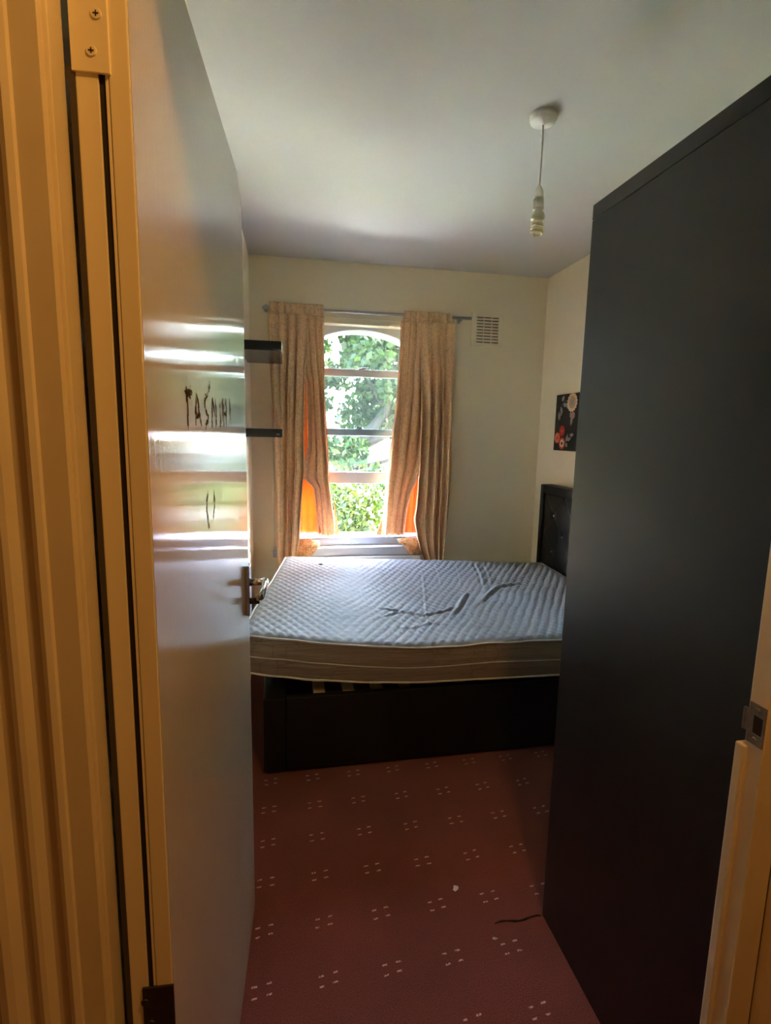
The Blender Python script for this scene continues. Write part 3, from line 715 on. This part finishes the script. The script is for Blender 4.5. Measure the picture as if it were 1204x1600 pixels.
# ------------------------------------------------------------------ picture on the right wall
pc = empty('canvas_picture', (XR, 3.338, 1.312)); tag(pc, 'black canvas printed with cream and red flowers on right wall', 'picture')
obj('canvas', bx(-.018, 0, -.37, 0, 0, .368, bev=.002), M_canvas, pc)
def disc_poly(bm, cy, cz, r, x, petals=0, dep=.0, seg=48, ry=1):
    vs = []
    for k in range(seg):
        a = 2*pi*k/seg; rr = r*(1+dep*abs(math.sin(petals*a/2)) if petals else 1)
        vs.append(bm.verts.new((x, cy+rr*math.cos(a)*ry, cz+rr*math.sin(a))))
    c = bm.verts.new((x, cy, cz))
    for k in range(seg): bm.faces.new((c, vs[k], vs[(k+1) % seg]))
def leafp(bm, cy, cz, ang, L_, w, x=-.0187):
    d = Vector((math.cos(ang), math.sin(ang))); n = Vector((-d.y, d.x)); c = Vector((cy, cz)); pts = []
    for k in range(9):
        t = k/8; pts.append(c+d*L_*t+n*w*math.sin(pi*t**.8))
    for k in range(7, 0, -1):
        t = k/8; pts.append(c+d*L_*t-n*w*math.sin(pi*t**.8))
    bm.faces.new([bm.verts.new((x, p.x, p.y)) for p in pts])
def bloom(y, z, r, m1, m2, m3, pet=12):
    bm = bmesh.new(); disc_poly(bm, y, z, r*.88, -.0190, pet, .16); o = obj('flower', bm, m1, pc)
    bm = bmesh.new(); disc_poly(bm, y, z, r*.64, -.0193); obj('ring', bm, m2, o)
    bm = bmesh.new(); disc_poly(bm, y, z, r*.27, -.0196); obj('centre', bm, m3, o)
bloom(-.205, .310, .062, M_cream, M_tan, M_taupe, 16)
bloom(-.225, .228, .024, M_taupe, M_coral, M_taupe, 8)
bloom(-.100, .130, .036, M_red, M_red, M_coral, 12)
bloom(-.045, .083, .036, M_coral, M_coral, M_red, 12)
bloom(-.110, .048, .041, M_red, M_cream, M_canvas, 12)
sprigs = (((-.075, .325, 2.3, .045, .014), (-.095, .305, 3.5, .05, .013), (-.06, .285, 4.0, .05, .013), (-.085, .265, 5.2, .05, .012), (-.045, .255, 4.6, .06, .012), (-.035, .24, 3.9, .05, .012),
          (-.13, .31, 3.9, .06, .015), (-.19, .25, 4.3, .055, .014), (-.215, .22, 4.9, .06, .014)), ((-.16, .06, 1.9, .055, .011), (-.17, .07, 2.9, .05, .012), (-.155, .05, 3.9, .035, .014), (-.2, .10, 3.0, .05, .012)))
stems = ([(-.0185, -.165, .325), (-.0185, -.11, .322), (-.0185, -.07, .29), (-.0185, -.045, .23)], [(-.0185, -.12, .04), (-.0185, -.16, .065), (-.0185, -.22, .085)])
for sp, st in zip(sprigs, stems):
    bm = bmesh.new(); tube(bm, st, .0012, 5); g = obj('printed_stem', bm, M_taupe, pc)
    for a in sp: bm = bmesh.new(); leafp(bm, *a); obj('printed_leaf', bm, M_taupe, g)

# ------------------------------------------------------------------ pendant lamp
pl = empty('pendant_light', (.886, 1.862, H)); tag(pl, 'bare white pendant lampholder with spiral bulb hanging from ceiling rose', 'lamp')
bm = bmesh.new(); lathe(bm, [(.020, 0), (.046, 0), (.046, -.016), (.042, -.024), (.012, -.027), (.006, -.032)][::-1], 0, 0, 40); o = obj('ceiling_rose', bm, M_plast, pl, True)
bm = bmesh.new(); tube(bm, [(.0, 0, -.028), (.002, 0, -.10), (.0015, 0, -.16), (.0, 0, -.235)], .0028, 8); obj('cord', bm, M_plast, pl, True)
bm = bmesh.new(); lathe(bm, [(.004, -.226), (.008, -.232), (.0145, -.246), (.0165, -.262), (.0165, -.268), (.0155, -.2685), (.0155, -.270), (.0175, -.2705), (.0185, -.298), (.0195, -.300), (.0195, -.305), (.012, -.305)], 0, 0, 28); o = obj('lamp_holder', bm, M_plast, pl, True)
bm = bmesh.new(); lathe(bm, [(.010, -.303), (.013, -.309), (.021, -.316), (.0245, -.325), (.0245, -.335), (.020, -.341), (.006, -.342)], 0, 0, 28); bb = obj('bulb_base', bm, M_plast, pl, True)
bm = bmesh.new(); P = []
for k in range(100):
    t = k/99; a = t*3.4*2*pi; P.append((.0185*math.cos(a)*(1 if t < .9 else 1-(t-.9)*6), .0185*math.sin(a)*(1 if t < .9 else 1-(t-.9)*6), -.345-t*.044))
tube(bm, P, .0054, 10); obj('bulb_spiral', bm, M_cfl, bb, True)

# ------------------------------------------------------------------ scraps on the carpet
def scrap(x, y, r, ry, seed, label):
    bm = bmesh.new(); rs = random.Random(seed); vs = []
    n = 9
    for k in range(n):
        a = 2*pi*k/n; q = r*rs.uniform(.6, 1.2); vs.append(bm.verts.new((q*math.cos(a), q*ry*math.sin(a), .004+.005*rs.random())))
    c = bm.verts.new((0, 0, .001))
    for k in range(n): bm.faces.new((c, vs[k], vs[(k+1) % n]))
    o = obj('paper_scrap', bm, M_paper); o.location = (x, y, .001); md = o.modifiers.new('t', 'SOLIDIFY'); md.thickness = .0008
    tag(o, label, 'paper scrap', 'scraps of paper on the carpet')
scrap(.509, 1.368, .011, .9, 1, 'small crumpled white paper scrap in the middle of the red carpet')
scrap(.566, 1.192, .008, .35, 4, 'thin sliver of white paper on carpet nearer the wardrobe and doorway')
# rucked dark crease in the carpet by the wardrobe corner
bm = bmesh.new()
P = [(.585+.145*t, 1.240+.004*math.sin(t*9), .0006) for t in [i/12 for i in range(13)]]
tube(bm, P, [.0012+.0012*math.sin(pi*i/12)+.0006*((i*7) % 3) for i in range(13)], 6)
o = obj('carpet_thread', bm, mat('dark_thread', srgb(40, 20, 18), .9)); tag(o, 'dark frayed rip in the red carpet at the wardrobe foot', 'carpet tear')

# ------------------------------------------------------------------ outside
G = -3.2
struct(obj('ground_outside', bx(-25, 40, 3.95, 13, G-.2, G), M_bounce)); struct(obj('ground_lawn', bx(-25, 40, 13, 70, G-.2, G), M_grass))
def leaves(n, centres, size, seed):
    rs = random.Random(seed); V = []; F = []
    tot = sum(c[3]**2 for c in centres)
    for (cx, cy, cz, r, flat) in centres:
        k = int(n*r*r/tot)
        for _ in range(k):
            d = Vector((rs.gauss(0, 1), rs.gauss(0, 1), rs.gauss(0, 1))).normalized()*r*(rs.random()**.45)
            p = Vector((cx+d.x, cy+d.y, cz+d.z*flat))
            a = Vector((rs.gauss(0, 1), rs.gauss(0, 1), rs.gauss(0, .6))).normalized(); b = a.orthogonal().normalized()
            b = (Matrix.Rotation(rs.random()*2*pi, 3, a) @ b); s = size*rs.uniform(.6, 1.3); w = a.cross(b).normalized()*s*.32
            i = len(V); V += [p-b*s*.5, p+w, p+b*s*.55, p-w]; F.append((i, i+1, i+2, i+3))
    me = bpy.data.meshes.new('foliage'); me.from_pydata([tuple(v) for v in V], [], F); return me
def tree(name, label, cat, base, trunk, centres, n, size, m, seed, group=None):
    t = empty(name, base); tag(t, label, cat, group)
    me = leaves(n, centres, size, seed); me.materials.append(m); o = bpy.data.objects.new('foliage', me); COL.objects.link(o); o.parent = t; o.matrix_parent_inverse = Matrix.Translation(-Vector(base))
    bm = bmesh.new()
    for pts, rr in trunk: tube(bm, pts, rr, 8)
    o = obj('trunk', bm, M_bark, t, True); o.matrix_parent_inverse = Matrix.Translation(-Vector(base))
rs = random.Random(11)
# big tree : leaning trunk rising to the right
cent = []
for i in range(95):
    x = rs.uniform(-2.2, 5.2); z = rs.uniform(-.5, 5.2); y = 11+rs.uniform(-1.3, 1.3)
    if 2.0 < x < 3.4 and .3 < z < 1.1: continue
    cent.append((x, y, z, rs.uniform(.35, .75), .7))
tk = [([(.3, 11, G), (.5, 11, -1), (.9, 11, .2), (1.5, 11, 1.1), (2.1, 11, 1.9), (2.4, 11, 3.0), (2.3, 11.2, 4.6)], [.22, .19, .16, .13, .10, .07, .03]),
      ([(1.5, 11, 1.1), (2.2, 10.8, 1.45), (3.0, 10.6, 1.9), (3.8, 10.6, 2.8)], [.10, .08, .06, .03]),
      ([(.9, 11, .2), (.2, 11.2, 1.4), (-.5, 11, 3.0)], [.10, .07, .03]),
      ([(2.1, 11, 1.9), (1.5, 11.2, 2.8), (1.2, 11, 4.2)], [.06, .05, .02]), ([(1.2, 11, .6), (2.4, 11, .9), (3.6, 10.8, .9)], [.05, .035, .02])]
tree('broadleaf_tree', 'large broadleaf tree with a leaning trunk filling the window view', 'tree', (.3, 11, G), tk, cent, 46000, .16, M_leaf, 1)
cent = []
for i in range(46):
    a = rs.uniform(0, 2*pi); q = rs.random()**.5
    cent.append((.95+.42*q*math.cos(a), 7.6+.7*q*math.sin(a), rs.uniform(-1.9, .72), rs.uniform(.22, .42), .9))
tree('young_tree', 'bright yellow green young tree seen through the open bottom sash', 'tree', (1.2, 7.6, G),
     [([(1.2, 7.6, G), (1.25, 7.6, -1.5), (1.2, 7.6, .3)], [.06, .045, .015]), ([(1.25, 7.6, -1.5), (.8, 7.5, -.3)], [.03, .01]), ([(1.25, 7.6, -1.2), (1.7, 7.6, 0)], [.03, .01])], cent, 9000, .085, M_leaf2, 2)
cent = []
for i in range(26): cent.append((6.2+rs.uniform(-1.6, 2.6), 15+rs.uniform(-.6, .6), rs.uniform(G+.3, -.6), rs.uniform(.35, .7), .8))
tree('shrub_bank', 'green bank of bushes beyond the window on the right', 'shrub', (6.6, 15, G), [([(6.6, 15, G), (6.6, 15, -1.4)], [.06, .02])], cent, 7000, .11, M_leaf3, 3)
# white house behind the trees
hs = empty('house', (6, 19, G)); tag(hs, 'white rendered house with slate roof behind the big tree', 'house')
def HB(name, bm, m): return obj(name, bm, m, hs)
HB('wall', bx(-4.2, 5, 0, 6, 0, 4.3), M_render)
bm = bmesh.new(); prism(bm, [(-.3, 4.25), (6.3, 4.25), (3, 5.6)], 'x', -4.4, 5.2); HB('roof', bm, M_slate)
for x in (-3.2, -1.2, 1.2, 3.2):
    w = HB('house_window', bx(x-.45, x+.45, -.04, .02, 2.6, 3.8), M_winddark)
    w2 = HB('house_window', bx(x-.45, x+.45, -.04, .02, .9, 2.0), M_winddark)
HB('chimney', bx(-2.4, -1.7, 2.6, 3.3, 5, 6.4), M_brick)
